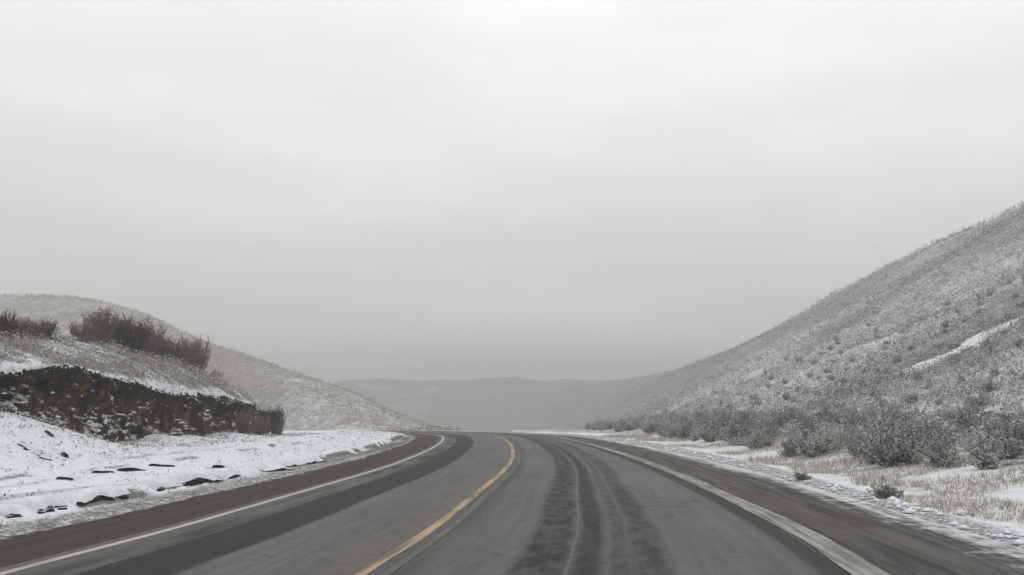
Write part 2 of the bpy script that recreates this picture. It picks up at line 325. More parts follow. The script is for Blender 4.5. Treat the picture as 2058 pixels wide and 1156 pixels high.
# left spur: ridge line in plan (X -> Y) and ridge height
LRX = spline([-260, -157, -130, -108, -82, -61, -41, -27, -19], [300, 276, 266, 250, 235, 215, 198, 186, 192])
LRH = spline([-260, -157, -130, -108, -82, -61, -41, -27, -19, -15], [33, 37, 35.5, 30.5, 20.5, 14.2, 7.8, 2.6, -.9, -2])
def H(X, Y):
    X = np.asarray(X, float); Y = np.asarray(Y, float)
    u = X - XC(Y); D = drop(Y); base = -D
    # ---- left of the road: ledge, snow apron, bank
    dl = -u
    step = .17 * sst(6.35, 6.6, dl + .35 * fbm(Y * .33, X * 0 + 1.7, 8, 3))
    step = step + .10 * sst(9.6, 9.9, dl + .6 * fbm(Y * .3, X * 0 + 9.7, 9, 3)) * (1 - sst(50, 62, Y))
    apron = step + .02 * np.maximum(dl - 6.5, 0)
    xb = XB(Y); fade = 1 - sst(56.5, 66, Y)
    zb = ZB(Y) + (.75 * np.abs(fbm(Y * .30, X * 0 + 2.2, 5, 3)) - .12) * sst(28, 32, Y)
    a = -10.8 - .004 * Y
    tal = sst(0, 1, (X - a) / (xb - a)) ** 1.25 * (zb - .46)
    left = apron + np.where(dl > 6, np.maximum(tal, -.12), 0) * fade + .06 * fbm(X * .9, Y * .9, 12, 4) * sst(6.6, 9, dl)
    tt = np.clip((xb - X) / 5.0, 0, 1); zc = ZC(Y)
    plat = (ZT(Y) + (zc - ZT(Y)) * (1 - (1 - tt) ** 1.5)) - .10 * np.maximum(-20.5 - X, 0) + .10 * fbm(X * .8, Y * .8, 21, 4)
    w_ = sst(.15, .75, xb - X)
    plat = np.where(Y > 56.5, plat * fade + left * (1 - fade), plat)
    left = left * (1 - w_) + np.maximum(plat, base * 0 - .3) * w_
    left = np.where(Y > 62, left * (1 - sst(62, 80, Y)) + (.17 * sst(6.3, 7, dl) + .02 * np.maximum(dl - 7, 0) * (1 - sst(80, 110, Y))) * sst(62, 80, Y), left)
    # ---- right of the road: shallow swale, then the shrub slope
    r = X - 9.5 - .5 * fbm(Y * .12, X * 0 + .3, 31, 3)
    right = -.10 * sst(7.6, 8.6, u) + .10 * sst(9, 12, u) + .13 * np.clip(r, 0, 10.5) + .05 * fbm(X * 1.1, Y * 1.1, 41, 4) * sst(7.4, 9, u)
    z = base + np.where(u < 0, left, right)
    # ---- right hill
    hx = HX(Y); t = (X - 19) / (hx - 19); tcl = np.clip(t, 0, 1)
    prof = tcl * (1.12 - .12 * tcl ** 3) * (1 - .0) - .10 * np.sin(tcl * math.pi * 2) * .35
    hill = (HR(Y) - 1.2) * prof * np.where(t > 1, np.maximum(1 - (t - 1) * .25, .5), 1)
    nz = (1.6 * fbm(X * .045, Y * .045, 51, 4) + .35 * fbm(X * .3, Y * .3, 52, 4)) * sst(0, .25, t)
    z = z + np.where(t > 0, hill + nz + D * np.clip(t * 3, 0, 1), 0) * (1 - sst(640, 860, Y) * .3)
    # ---- left spur
    ry = LRX(X); rh = LRH(X)
    dv = (Y - ry) / np.where(Y < ry, 60 + .35 * np.abs(rh) * 2.2, 90)
    fall = np.where(np.abs(dv) < 1, (1 + np.cos(np.clip(dv, -1, 1) * math.pi)) * .5, 0)
    hz = base - .3
    sp = hz + (rh - hz) * fall + (.9 * fbm(X * .06, Y * .06, 61, 4) + .25 * fbm(X * .35, Y * .35, 62, 3)) * fall
    z = z + np.where((X < 12) & (Y > 85), np.maximum(sp - z, 0) * sst(85, 120, Y) * np.maximum(sst(8.5, 17, np.abs(u) * .75), sst(168, 190, Y)), 0)
    # ---- far ridge closing the valley
    fr = 27.5 + 4.5 * fbm(X * .012, X * 0 + 2., 71, 4) - 3.5 * sst(60, 220, -X) - 2.5 * np.exp(-((X - 22) / 14) ** 2)
    g = np.exp(-((Y - 740 - .25 * X) / 110) ** 2)
    z = np.where(Y > 380, np.maximum(z, -8 + (fr + 8 + 4.5 * fbm(X * .02, Y * .015, 72, 4)) * g), z)
    # trough beneath the road sheets
    z = z - .10 * (sst(-5.9, -5.2, u) * (1 - sst(ROFF(Y) + 2.4, ROFF(Y) + 3.1, u)))
    return z
def Hs(x, y): return float(H(np.array([x]), np.array([y]))[0])
def hit(px, py, y0=8., y1=400.):
    a, b = ray(px, py); Ys = np.concatenate([np.arange(y0, min(y1, 120), .1), np.arange(120, max(y1, 121), .5)])
    d = CAM_H + b * Ys - H(a * Ys, Ys); k = np.argmax(d < 0)
    if not (d < 0).any(): return None
    Y = Ys[k]; return np.array([a * Y, Y, Hs(a * Y, Y)])
def to_px(x, y, z):
    c, s = math.cos(PITCH), math.sin(PITCH); zz = z - CAM_H
    f = y * c + zz * s; v = -y * s + zz * c
    return PW / 2 + F * x / f, PH / 2 - F * v / f

def axis(lo, hi, d0, d1, step, grow, smax):
    a = list(np.arange(d0, d1 + 1e-6, step)); s = step
    while a[-1] < hi: s = min(s * grow, smax); a.append(a[-1] + s)
    s = step; b = []; x = d0
    while x > lo: s = min(s * grow, smax); x -= s; b.append(x)
    return np.array(b[::-1] + a)
gx = axis(-420, 380, -23, 14, .16, 1.045, 14); gy = axis(1.5, 1000, 8, 66, .22, 1.028, 11)
GX, GY = np.meshgrid(gx, gy); GZ = H(GX, GY)
VV = np.stack([GX, GY, GZ], -1).reshape(-1, 3)
ny, nx = GX.shape
idx = np.arange(ny * nx).reshape(ny, nx)
Q = np.stack([idx[:-1, :-1], idx[:-1, 1:], idx[1:, 1:], idx[1:, :-1]], -1).reshape(-1, 4)
cxm = VV[Q].mean(1); U = cxm[:, 0] - XC(cxm[:, 1])
far_m = cxm[:, 1] > 470
right_m = (cxm[:, 0] > 19.5) & ~far_m
left_m = ((np.abs(U) > 9) | (cxm[:, 1] > 173)) & (cxm[:, 1] > 96 - .25 * np.minimum(cxm[:, 0] + 12, 0)) & (cxm[:, 0] < 8) & ~far_m
uu = (GX - XC(GY)).ravel(); YY = GY.ravel(); XX = GX.ravel()
dl = -uu
grass = sst(7.6, 8.8, uu) * (1 - sst(11.5, 13.5, uu)) * .22 * (1 - sst(55, 85, YY)) + .22 * sst(7.4, 9, uu) * (1 - sst(11, 13, uu))
dirt = .74 * (1 - sst(6.0, 6.8, dl)) * (uu < 0) + .72 * (1 - sst(7.6, 9.0, uu)) * (uu > 0)
streak = fbm(uu * 1.7, YY * .07, 191, 4) + .5 * fbm(uu * 4.5, YY * .16, 192, 3)
nearl = sst(5.4, 6.2, dl) * (1 - sst(10.5, 13, dl)) * (uu < 0)
dirt = dirt + 1.0 * sst(.12, .42, streak) * nearl * (.62 + .38 * sst(40, 70, YY))
lw = dl + .35 * fbm(YY * .33, XX * 0 + 1.7, 8, 3)
dirt = dirt + np.where(uu < 0, .95 * np.exp(-((lw - 6.45) / .14) ** 2) * sst(.35, .6, vnoise(YY * .8, XX * 0 + 2, 171)), 0)
lw2 = dl + .6 * fbm(YY * .3, XX * 0 + 9.7, 9, 3)
dirt = dirt + np.where(uu < 0, .85 * np.exp(-((lw2 - 9.72) / .15) ** 2) * sst(.45, .65, vnoise(YY * .7, XX * 0 + 5, 172)) * (1 - sst(50, 62, YY)), 0)
duff = np.where(uu > 0, .58 * sst(10.5, 13, uu), 0) + np.where(uu < 0, .46 * (1 - sst(6.2, 6.7, dl)) + (.46 + .3 * fbm(XX * .6, YY * .5, 174, 3)) * sst(.3, 1.2, XB(YY) - XX) + .20 * sst(6.7, 8, dl) + .25 * fbm(XX * .5, YY * .3, 173, 3) * sst(6.7, 8, dl), 0)
gully_a = hit(1845, 738); gully_b = hit(1985, 672)
def seg_d(X, Y, a, b):
    d = b[:2] - a[:2]; t = np.clip(((X - a[0]) * d[0] + (Y - a[1]) * d[1]) / (d @ d), 0, 1)
    return np.hypot(X - a[0] - t * d[0], Y - a[1] - t * d[1])
def gully_d(X, Y):
    X = np.asarray(X, float); Y = np.asarray(Y, float); m = gully_a * .55 + gully_b * .45 + np.array([.9, -1.2, 0])
    d = np.minimum(seg_d(X, Y, gully_a, m), seg_d(X, Y, m, gully_b))
    return np.maximum(d + 2.6 * fbm(X * .7, Y * .45, 143, 4) - .1, 0)
gd = gully_d(XX, YY)
duff = duff - 1.2 * (1 - sst(.4, 1.4, gd)) 
duffh = np.where(XX > 0, .5 + .30 * sst(110, 300, YY) + .25 * fbm(XX * .05, YY * .05, 81, 3) - 2.5 * (1 - sst(.9, 2.0, gd)), .55 + .2 * fbm(XX * .03, YY * .03, 82, 3))
pa = hit(690, 850, 104) ; pb = hit(800, 859, 104)
dirth = (1 - sst(.8, 2.4, seg_d(XX, YY, pa, pb))) if pa is not None and pb is not None else XX * 0
def sub(name, mask, mat, at):
    q = Q[mask]; used = np.unique(q); re = np.zeros(len(VV), int); re[used] = np.arange(len(used))
    return tag(mk(name, VV[used], re[q], mat, None, True, {k: a[used] for k, a in at.items()}), kind='structure')
AT = {'dirt': dirt, 'grass': grass, 'duff': duff}; ATH = {'dirt': dirth, 'duff': duffh}
sub('ground', ~(far_m | right_m | left_m), M['ground'], AT)
sub('hill_right', right_m, M['hill_r'], ATH)
sub('hill_left', left_m, M['hill_l'], ATH)
sub('hills_far', far_m, M['hill_f'], ATH)

# ------------------------------------------------------------------ road
sY = np.concatenate([np.arange(-6, 110, .4), np.arange(110, 172, 1.)])
cx = XC(sY); tx = np.gradient(cx, sY); nrm = np.stack([np.ones_like(tx), -tx], 1) / np.sqrt(1 + tx ** 2)[:, None]
arc = np.concatenate([[0], np.cumsum(np.hypot(np.diff(cx), np.diff(sY)))])
def strip(name, offs, mat, lift, parent=None, ef=None, rough=0., ragged=None):
    """a sheet along the road; offs = list of functions/constants giving lateral offsets"""
    O = np.stack([np.broadcast_to(o(sY) if callable(o) else float(o), sY.shape) for o in offs], 1)
    if ragged is not None: O = O + ragged(O)
    P = np.stack([cx, sY], 1)[:, None] + nrm[:, None] * O[..., None]
    z = -drop(P[..., 1]) - .012 * np.abs(O) + lift + .03
    if rough: z = z + rough * fbm(P[..., 0] * 2.3, P[..., 1] * 1.1, 91, 4)
    V = np.concatenate([P, z[..., None]], -1); a, b = O.shape; k = np.arange(a * b).reshape(a, b)
    q = np.stack([k[:-1, :-1], k[:-1, 1:], k[1:, 1:], k[1:, :-1]], -1).reshape(-1, 4)
    e = ef(O) if ef else O - ROFF(sY)[:, None]
    return mk(name, V.reshape(-1, 3), q, mat, parent, True, {'u': O.ravel(), 'v': np.repeat(arc, b), 'e': e.ravel()})
road = tag(strip('road', [-3.95, -3, -2, -1, 0, 1, 2, 3] + [lambda y, k=k: 3 + (ROFF(y) - 2.6) * k for k in (.5, 1.)], M['asphalt'], .0), kind='structure')
ed = lambda y, s: .10 * fbm(y * .5, y * 0 + s, 101, 4)
sl = [-5.6, -5.2, -4.8, -4.4, -4.1, -3.93]
tag(strip('shoulder_left', sl, M['shl'], -.004, None, lambda O: (-O - 3.9) / 1.7, .012, lambda O: np.where(O < -5.5, .22 * fbm(sY * .45, sY * 0 + 5, 103, 4)[:, None], 0)), kind='structure')
tag(strip('shoulder_right', [lambda y, k=k: ROFF(y) + k for k in (.38, .9, 1.4, 1.9, 2.3, 2.7, 3.0)], M['shr'], -.004, None, lambda O: (O - ROFF(sY)[:, None] - .35) / 2.6, .02,
          lambda O: np.where(O - ROFF(sY)[:, None] > 2.9, .25 * fbm(sY * .45, sY * 0 + 6, 104, 4)[:, None], 0)), kind='structure')
jit = lambda c, s: (lambda y: c + .012 * fbm(y * 1.3, y * 0 + s, 105, 4))
strip('centre_line', [jit(-.07, 1), 0, jit(.07, 2)], M['yellow'], .005, road)
strip('centre_line', [jit(.19, 3), .24, jit(.29, 4)], M['yellow2'], .005, road)
strip('edge_line', [jit(-3.76, 5), -3.7, jit(-3.63, 6)], M['white'], .005, road)
strip('edge_line', [lambda y: ROFF(y) + .07 + .05 * fbm(y * .4, y * 0 + 7, 106, 4), lambda y: ROFF(y) + .22, lambda y: ROFF(y) + .36, lambda y: ROFF(y) + .42 + .09 * fbm(y * .5, y * 0 + 8, 107, 4)], M['slush'], .012, road, None, .008)

# ------------------------------------------------------------------ cut bank
BS = .09; NB = 40
by = np.arange(16, 59.6, BS); bh = np.linspace(0, 1, NB)
BY, BH = np.meshgrid(by, bh, indexing='ij')
zb0 = np.minimum(ZB(BY) - .5, ZT(BY) - .2); zt0 = ZT(BY) + .30 * fbm(BY * .55, BY * 0 + 3, 111, 4)
endf = 1 - sst(57.5, 59.5, BY)
BZ = zb0 + (zt0 - zb0) * BH * (.35 + .65 * endf)
BX = XB(BY) + .55 - .35 * BH - .25 * np.sin(BH * math.pi) * .8 + .75 * fbm(BY * .55, BZ * .5, 112, 4) + .16 * fbm(BY * 3.4, BZ * 4.2, 113, 4) + .10 * fbm(BY * 1.1 + BZ * .5, BZ * 5.0 + BY * .4, 114, 3) + .42 * np.abs(fbm(BY * 1.2, BZ * .35, 115, 3))
BX = BX - 1.6 * sst(57, 59.6, BY) ** 2 + .22 * sst(.82, .97, BH)
# blocky layers: the face steps in and out bed by bed
lay = np.floor(BZ * 3.2 + 1.2 * fbm(BY * .5, BY * 0 + 8, 118, 3)); BX = BX + .22 * (hash2(lay, np.floor(BY * .9 + .6 * vnoise(BY * 2, BZ * 2, 117)), 116) - .5)
P = np.stack([BX, BY, BZ], -1)
# roll the top back under the turf
back = P[:, -1].copy(); back[:, 0] -= 1.0; back[:, 2] = H(back[:, 0], back[:, 1]) - .06
P = np.concatenate([P, back[:, None]], 1); BHH = np.concatenate([BH, np.ones((len(by), 1))], 1)
a, b = P.shape[:2]; k = np.arange(a * b).reshape(a, b)
q = np.stack([k[:-1, :-1], k[1:, :-1], k[1:, 1:], k[:-1, 1:]], -1).reshape(-1, 4)
cut = tag(mk('cut_bank', P.reshape(-1, 3), q, M['cut'], None, True, {'h': BHH.ravel()}), kind='structure')
def face(y, h):
    i = int(np.clip((y - 16) / BS, 0, len(by) - 1)); j = int(h * (NB - 1)); return P[i, j].copy()
# ragged turf and roots overhanging the top edge, joined because nobody could count them
n = 2200; yy = rng.uniform(17, 59, n); top = np.array([face(y, 1.) for y in yy]); top[:, 0] += rng.uniform(-.35, .12, n); top[:, 2] += rng.uniform(-.06, .05, n)
dd = np.stack([rng.uniform(.1, .5, n), rng.normal(0, .22, n), -rng.uniform(.15, 1, n)], 1); ln = rng.uniform(.08, .36, (n, 1)) * (.05 + 1.9 * sst(.4, .8, vnoise(yy * .55, yy * 0, 181)))[:, None]
upm = rng.random(n) < .25; dd[upm, 2] = np.abs(dd[upm, 2]); ln[upm] *= .6
r1 = prisms(top, top + dd * ln, rng.uniform(.008, .022, n), np.full(n, .004))
r2 = leaves(top + np.stack([rng.uniform(-.15, .12, n), rng.normal(0, .1, n), rng.uniform(-.14, .08, n)], 1), rng.uniform(.04, .13, n))
sod = mk('root_mat', *cat_mesh([r1, r2]), M['sod'], cut); tag(sod, kind='stuff')
def rock_mesh(name, seed, sub=2, amp=.35):
    import bmesh
    bm = bmesh.new(); bmesh.ops.create_icosphere(bm, subdivisions=sub, radius=1.)
    r_ = random.Random(seed); pl = []
    for _ in range(9):
        d = np.array([r_.gauss(0, 1) for _ in range(3)]); pl.append((d / np.linalg.norm(d), r_.uniform(.55, .9)))
    for v in bm.verts:
        c = np.array(v.co)
        for d, k_ in pl:
            s_ = c @ d
            if s_ > k_: c = c - d * (s_ - k_) * .85
        c = c * (1 + amp * .25 * (r_.random() - .5)); v.co = c
    me = bpy.data.meshes.new(name); bm.to_mesh(me); bm.free(); return me
ROCKS = [rock_mesh('rock', s) for s in range(6)]
for me in ROCKS: me.materials.append(M['rock'])
SNOWL = [rock_mesh('snow_patch', 50 + s, 2, .5) for s in range(5)]
for me in SNOWL:
    me.materials.append(M['snow']); me.polygons.foreach_set('use_smooth', np.ones(len(me.polygons), bool))
def put(name, me, parent, loc, scale, rz=0., tilt=0.):
    o = bpy.data.objects.new(name, me); COL.objects.link(o); o.parent = parent
    o.location = loc; o.scale = scale; o.rotation_euler = (tilt, tilt * .5, rz); return o
for i in range(60):
    y = rng.uniform(19, 57); h = rng.uniform(.1, .8); p = face(y, h); s = np.exp(rng.normal(-2.1, .45))
    put('rock', ROCKS[i % 6], cut, (p[0] - .06, p[1], p[2]), (s * .7, s * rng.uniform(.8, 1.6), s * rng.uniform(.6, 1)), rng.uniform(0, 6), rng.uniform(-.4, .4))
for i in range(16):
    y = rng.uniform(19, 58); h = rng.choice([.25, .4, .55, .7, .97]) + rng.uniform(-.05, .02); p = face(y, h); s = rng.uniform(.06, .17)
    put('snow_patch', SNOWL[i % 5], cut, (p[0] - .02, p[1], p[2]), (s * .6, s * rng.uniform(.6, 1.5), s * rng.uniform(.3, .7)), rng.uniform(-.3, .3))

# ------------------------------------------------------------------ dark earth slabs showing under the lip of the snow
ledge = [  # pixel box, words that tell it apart
    (5, 35, 1033, 1043, 'black earth slab at the left end of the roadside snow ledge'),
    (72, 100, 1024, 1035, 'blocky black earth slab second from left along the roadside snow ledge'),
    (107, 132, 1019, 1026, 'thin dark earth sliver third from left along the roadside snow ledge'),
    (152, 180, 1007, 1016, 'dark earth slab at the near end of the longest run on the snow ledge'),
    (178, 220, 998, 1009, 'brown black earth slab in the middle of the longest run on the snow ledge'),
    (226, 254, 994, 1002, 'dark earth slab at the far end of the longest run on the snow ledge'),
    (310, 325, 980, 988, 'small black earth lump just before the long dark bar on the ledge'),
    (330, 360, 977, 984, 'thin dark earth strip joining the small lump and the long dark bar'),
    (361, 431, 966, 977, 'long dark earth bar under the snow lip midway along the roadside'),
    (458, 478, 955, 963, 'dark earth lump farthest along the roadside snow ledge'),
    (530, 580, 942, 951, 'thin dark earth streak beyond the ledge where the snow narrows'),
    (578, 640, 925, 940, 'last thin dark earth streak curving with the far brown shoulder'),
    (189, 226, 939, 953, 'large square black earth block on the upper snow bench'),
    (114, 151, 958, 966, 'flat dark earth slab left of the square block on the upper snow bench'),
    (240, 290, 941, 948, 'thin ragged earth sliver right of the square block on the upper snow bench'),
    (305, 348, 932, 939, 'dark earth strip midway along the upper snow bench'),
    (427, 451, 936, 942, 'short dark earth slab at the far end of the upper snow bench'),
    (80, 106, 911, 925, 'dark earth lump low on the snowy talus below the cut'),
    (123, 139, 900, 921, 'narrow dark earth streak running down the snowy talus'),
    (34, 58, 894, 903, 'small dark earth patch at mid height on the snowy talus'),
    (25, 62, 826, 835, 'flat dark earth patch high on the talus under the cut face'),
    (90, 108, 858, 875, 'tilted dark earth lump on the talus beside the cut face'),
]
import bmesh
def slab(px0, px1, py0, py1, label, i):
    c = hit((px0 + px1) / 2, py1 - 1); l_ = hit(px0, py1 - 1); 
    if c is None: return
    Yd = c[1]; wx = (px1 - px0) / F * Yd; hz = max((py1 - py0) / F * Yd, .06)
    ang = math.atan2(float(XC(Yd + 1) - XC(Yd - 1)), 2.)
    on_ledge = i < 12
    # a ledge slab runs along the road: its length is what its width in view subtends obliquely
    if on_ledge:
        A = hit(px0, py1 - 1); B = hit(px1, py0 + (py1 - py0) * .35)
        d = B - A; L = float(np.hypot(d[0], d[1])); rz = math.atan2(d[1], d[0]); c = (A + B) / 2; hz = min(hz * .95, .17); L = min(L * 1.25, 7.)
        if i in (10, 11): hz = .07
    else:
        L = wx * 1.1; rz = rng.uniform(-.25, .25); hz *= (.85 if i < 17 else .34)
    root = bpy.data.objects.new('earth_slab', None); COL.objects.link(root); root.location = (c[0], c[1], Hs(c[0], c[1])); root.rotation_euler = (0, 0, rz)
    tag(root, label, 'earth', 'dark earth showing through the roadside snow')
    nx_, nz_ = max(6, int(L / .06)), 6; nx_ = min(nx_, 60)
    X_, T_ = np.meshgrid(np.linspace(-L / 2, L / 2, nx_), np.linspace(0, math.pi, nz_ + 3), indexing='ij')
    en = np.sqrt(np.clip(1 - (2 * np.abs(X_) / L) ** 3, 0, 1)) * (.35 + .95 * vnoise(X_ * 3.3 + i * 9, X_ * 0 + 1., 120))
    dy_ = -np.cos(T_) * .10 * (.6 + .4 * en) + .05 * fbm(X_ * 5 + i, T_ * 2, 121, 3); dz_ = np.sin(T_) ** .6 * hz * en * (.85 + .3 * fbm(X_ * 6 + i, T_ * 2.2, 122, 3)) - .05
    V = np.stack([X_, dy_, dz_], -1).reshape(-1, 3); a, b = X_.shape; k = np.arange(a * b).reshape(a, b)
    q = np.stack([k[:-1, :-1], k[1:, :-1], k[1:, 1:], k[:-1, 1:]], -1).reshape(-1, 4)
    mk('earth', V, q, M['earth'], root)
    # snow lip lying on top and running out level behind
    W_ = np.concatenate([[-.04, .0, .05], np.linspace(.15, 1.0, 6)])
    X2, T2 = np.meshgrid(np.linspace(-L / 2 * 1.25, L / 2 * 1.25, nx_), W_, indexing='ij')
    e2 = np.clip(1 - (2 * np.abs(X2) / L / 1.25) ** 3, 0, 1) * (.35 + .95 * vnoise(X2 * 3.3 + i * 9, X2 * 0 + 1., 120))
    dy2 = T2 + .05 * fbm(X2 * 3 + i, T2, 123, 3)
    gx_ = c[0] + X2 * math.cos(rz) - dy2 * math.sin(rz); gy_ = c[1] + X2 * math.sin(rz) + dy2 * math.cos(rz)
    gz_ = H(gx_, gy_) - Hs(c[0], c[1])
    dz2 = gz_ + (hz * e2 + .03 * (e2 > .05)) * (1 - sst(.1, 1.0, T2)) - .03 * sst(.5, 1., T2) - .04 * (1 - sst(0, .15, e2)) - .02 * (T2 < 0)
    V = np.stack([X2, dy2, dz2], -1).reshape(-1, 3); a, b = X2.shape; k = np.arange(a * b).reshape(a, b)
    q = np.stack([k[:-1, :-1], k[1:, :-1], k[1:, 1:], k[:-1, 1:]], -1).reshape(-1, 4)
    mk('snow_lip', V, q, M['lip'], root, True)
for i, r_ in enumerate(ledge): slab(*r_, i)
p = hit(367, 1013); st = bpy.data.objects.new('stone', rock_mesh('stone', 77, 2)); COL.objects.link(st); st.data.materials.append(mat_plain('pale_stone', (.35, .33, .31), (.6, .58, .56)))
st.location = (p[0], p[1], -.03 + .02); st.scale = (.07, .05, .035); tag(st, 'small pale stone lying on the brown left shoulder', 'stone')

# ------------------------------------------------------------------ shrubs
def sage_parts(seed, hgt=1.0, wid=.75, nst=24, ntw=10, nl=11, lsz=.05, nsnow=420):
    global rng
    keep = rng; rng = np.random.default_rng(seed)
    a = rng.uniform(0, 6.28, nst); lean = rng.uniform(.1, 1., nst) ** .7
    tip = np.stack([np.cos(a) * lean * wid, np.sin(a) * lean * wid, hgt * (1.05 - .82 * lean ** 2) * rng.uniform(.7, 1.1, nst)], 1)
    b0 = np.stack([np.cos(a) * .06, np.sin(a) * .06, np.full(nst, -.05)], 1); mid = b0 * .4 + tip * .5 + rng.normal(0, .05, (nst, 3)); mid[:, 2] *= .85
    parts = [prisms(b0, mid, np.full(nst, .02), np.full(nst, .013)), prisms(mid, tip, np.full(nst, .013), np.full(nst, .005))]
    t = rng.uniform(.08, 1, (nst, ntw, 1)); o = np.where(t < .5, b0[:, None] + (mid - b0)[:, None] * t * 2, mid[:, None] + (tip - mid)[:, None] * (t - .5) * 2)
    d = unit(rng.normal(0, 1, (nst, ntw, 3)) * [1, 1, .6] + [0, 0, .9]) * rng.uniform(.12, .34, (nst, ntw, 1)); o = o.reshape(-1, 3); e = o + d.reshape(-1, 3)
    parts.append(prisms(o, e, np.full(len(o), .007), np.full(len(o), .003)))
    s = rng.uniform(.15, 1.1, (len(o), nl, 1)); lc = (o[:, None] + (e - o)[:, None] * s + rng.normal(0, .028, (len(o), nl, 3))).reshape(-1, 3)
    lc = lc[lc[:, 2] > .02]
    L = leaves(lc, rng.uniform(.6, 1.3, len(lc)) * lsz, .5)
    wgt = np.clip(lc[:, 2] / hgt, 0, 1) ** 1.5; wgt /= wgt.sum(); c = lc[rng.choice(len(lc), nsnow, p=wgt)] + [0, 0, .02]
    Sn = lumps(c, rng.uniform(.008, .026, nsnow), .5)
    rng = keep
    return cat_mesh(parts), L, Sn
def bare_parts(seed, hgt=1.6, wid=.6, nst=60, ntw=12):
    global rng
    keep = rng; rng = np.random.default_rng(seed)
    a = rng.uniform(0, 6.28, nst); rad = rng.uniform(0, 1, nst) ** .6 * wid
    b0 = np.stack([np.cos(a) * rad * .35, np.sin(a) * rad * .35, np.full(nst, -.08)], 1)
    tip = np.stack([np.cos(a) * rad * 1.1, np.sin(a) * rad * 1.1, hgt * rng.uniform(.55, 1.05, nst)], 1); mid = (b0 + tip) / 2 + rng.normal(0, .06, (nst, 3))
    St = cat_mesh([prisms(b0, mid, np.full(nst, .020), np.full(nst, .014)), prisms(mid, tip, np.full(nst, .014), np.full(nst, .006))])
    t = rng.uniform(.05, 1, (nst, ntw, 1)); o = np.where(t < .5, b0[:, None] + (mid - b0)[:, None] * t * 2, mid[:, None] + (tip - mid)[:, None] * (t - .5) * 2)
    d = unit(rng.normal(0, 1, (nst, ntw, 3)) * [.42, .42, .3] + [0, 0, 1.]) * rng.uniform(.15, .5, (nst, ntw, 1)); o = o.reshape(-1, 3); e = o + d.reshape(-1, 3)
    o2 = o + (e - o) * rng.uniform(.3, .9, (len(o), 1)); e2 = o2 + unit(rng.normal(0, 1, o.shape) * [.8, .8, .4] + [0, 0, .9]) * rng.uniform(.08, .25, (len(o), 1))
    nn = len(o); Tw = cat_mesh([prisms(o, e, np.full(nn, .011), np.full(nn, .005)), prisms(o2, e2, np.full(nn, .009), np.full(nn, .004))])
    rng = keep
    return St, Tw
def mesh_of(name, vf, mat):
    o = mk(name, vf[0], vf[1], mat); me = o.data; bpy.data.objects.remove(o); return me
SAGE = []
for k in range(9):
    hgt, wid = [(1.0, .7), (.85, .8), (1.15, .65), (.9, .65), (.75, .75), (1.05, .8), (.95, .6), (.8, .7), (1.1, .75)][k]
    st_, lf_, sn_ = sage_parts(200 + k, hgt, wid)
    SAGE.append((mesh_of('stems', st_, M['stem']), mesh_of('foliage', lf_, M['sage']), mesh_of('snow', sn_, M['snow'])))
BARE = []
for k in range(4):
    a_, b_ = bare_parts(300 + k, [1.6, 1.45, 1.7, 1.35][k], [.62, .7, .55, .75][k])
    BARE.append((mesh_of('stems', a_, M['bare']), mesh_of('twigs', b_, M['bare'])))
def plant(name, meshes, pn, loc, sc, rz, label, cat, group):
    r_ = bpy.data.objects.new(name, None); COL.objects.link(r_); r_.location = loc; r_.scale = (sc, sc, sc) if np.isscalar(sc) else sc; r_.rotation_euler = (0, 0, rz)
    tag(r_, label, cat, group)
    for me, nm in zip(meshes, pn):
        c = bpy.data.objects.new(nm, me); COL.objects.link(c); c.parent = r_
        if nm in ('snow', 'twigs', 'foliage'): c['kind'] = 'stuff'
    return r_
# --- candidates on the right-hand slope
cand = []
for _ in range(9000):
    y = 15 + 120 * rng.random() ** 1.25; x = 10.2 + 34 * rng.random() ** 1.6
    cand.append((x, y))
kept = []; cell = {}
for x, y in cand:
    edge = 10.4 + .9 * float(fbm(np.array([y * .16]), np.array([3.]), 131, 3)[0])
    if y > 45: edge -= (y - 45) * .045
    if x < edge: continue
    dens = 1.35 if x < 13 else 1.9
    if x < 21 and float(vnoise(np.array([x * .22]), np.array([y * .16]), 133)[0]) < .38: continue
    key = (int(x / 2), int(y / 2)); ok = True
    for i in (-1, 0, 1):
        for j in (-1, 0, 1):
            for (a, b) in cell.get((key[0] + i, key[1] + j), ()):
                if (a - x) ** 2 + (b - y) ** 2 < dens ** 2: ok = False
    if not ok: continue
    if float(gully_d(np.array([x]), np.array([y]))[0]) < 1.9: continue
    cell.setdefault(key, []).append((x, y))
    big = 1 - float(sst(16, 24, np.array([x]))[()] if np.ndim(sst(16, 24, x)) == 0 else sst(16, 24, x))
    s = (.46 + .46 * big) * rng.uniform(.6, 1.25)
    kept.append((x, y, s))
vis = []
for x, y, s in kept:
    z = Hs(x, y); px, py = to_px(x, y, z + .4 * s)
    if -30 < px < PW + 60: vis.append((s / y, x, y, z, s, px))
vis.sort(reverse=True)
near = vis[:296]; rest = vis[296:]
named = sorted([v for v in near if v[1] < 13.4 and v[5] < PW - 5 and v[2] < 48], key=lambda v: v[5], reverse=True)
front = []; lastpx = 1e9
for v in named:
    if lastpx - v[5] > 34 and v[1] < 12.4: front.append(v); lastpx = v[5]
ORD = ['', 'second', 'third', 'fourth', 'fifth', 'sixth', 'seventh', 'eighth', 'ninth', 'tenth', 'eleventh', 'twelfth', 'thirteenth', 'fourteenth', 'fifteenth', 'sixteenth', 'seventeenth', 'eighteenth', 'nineteenth', 'twentieth']
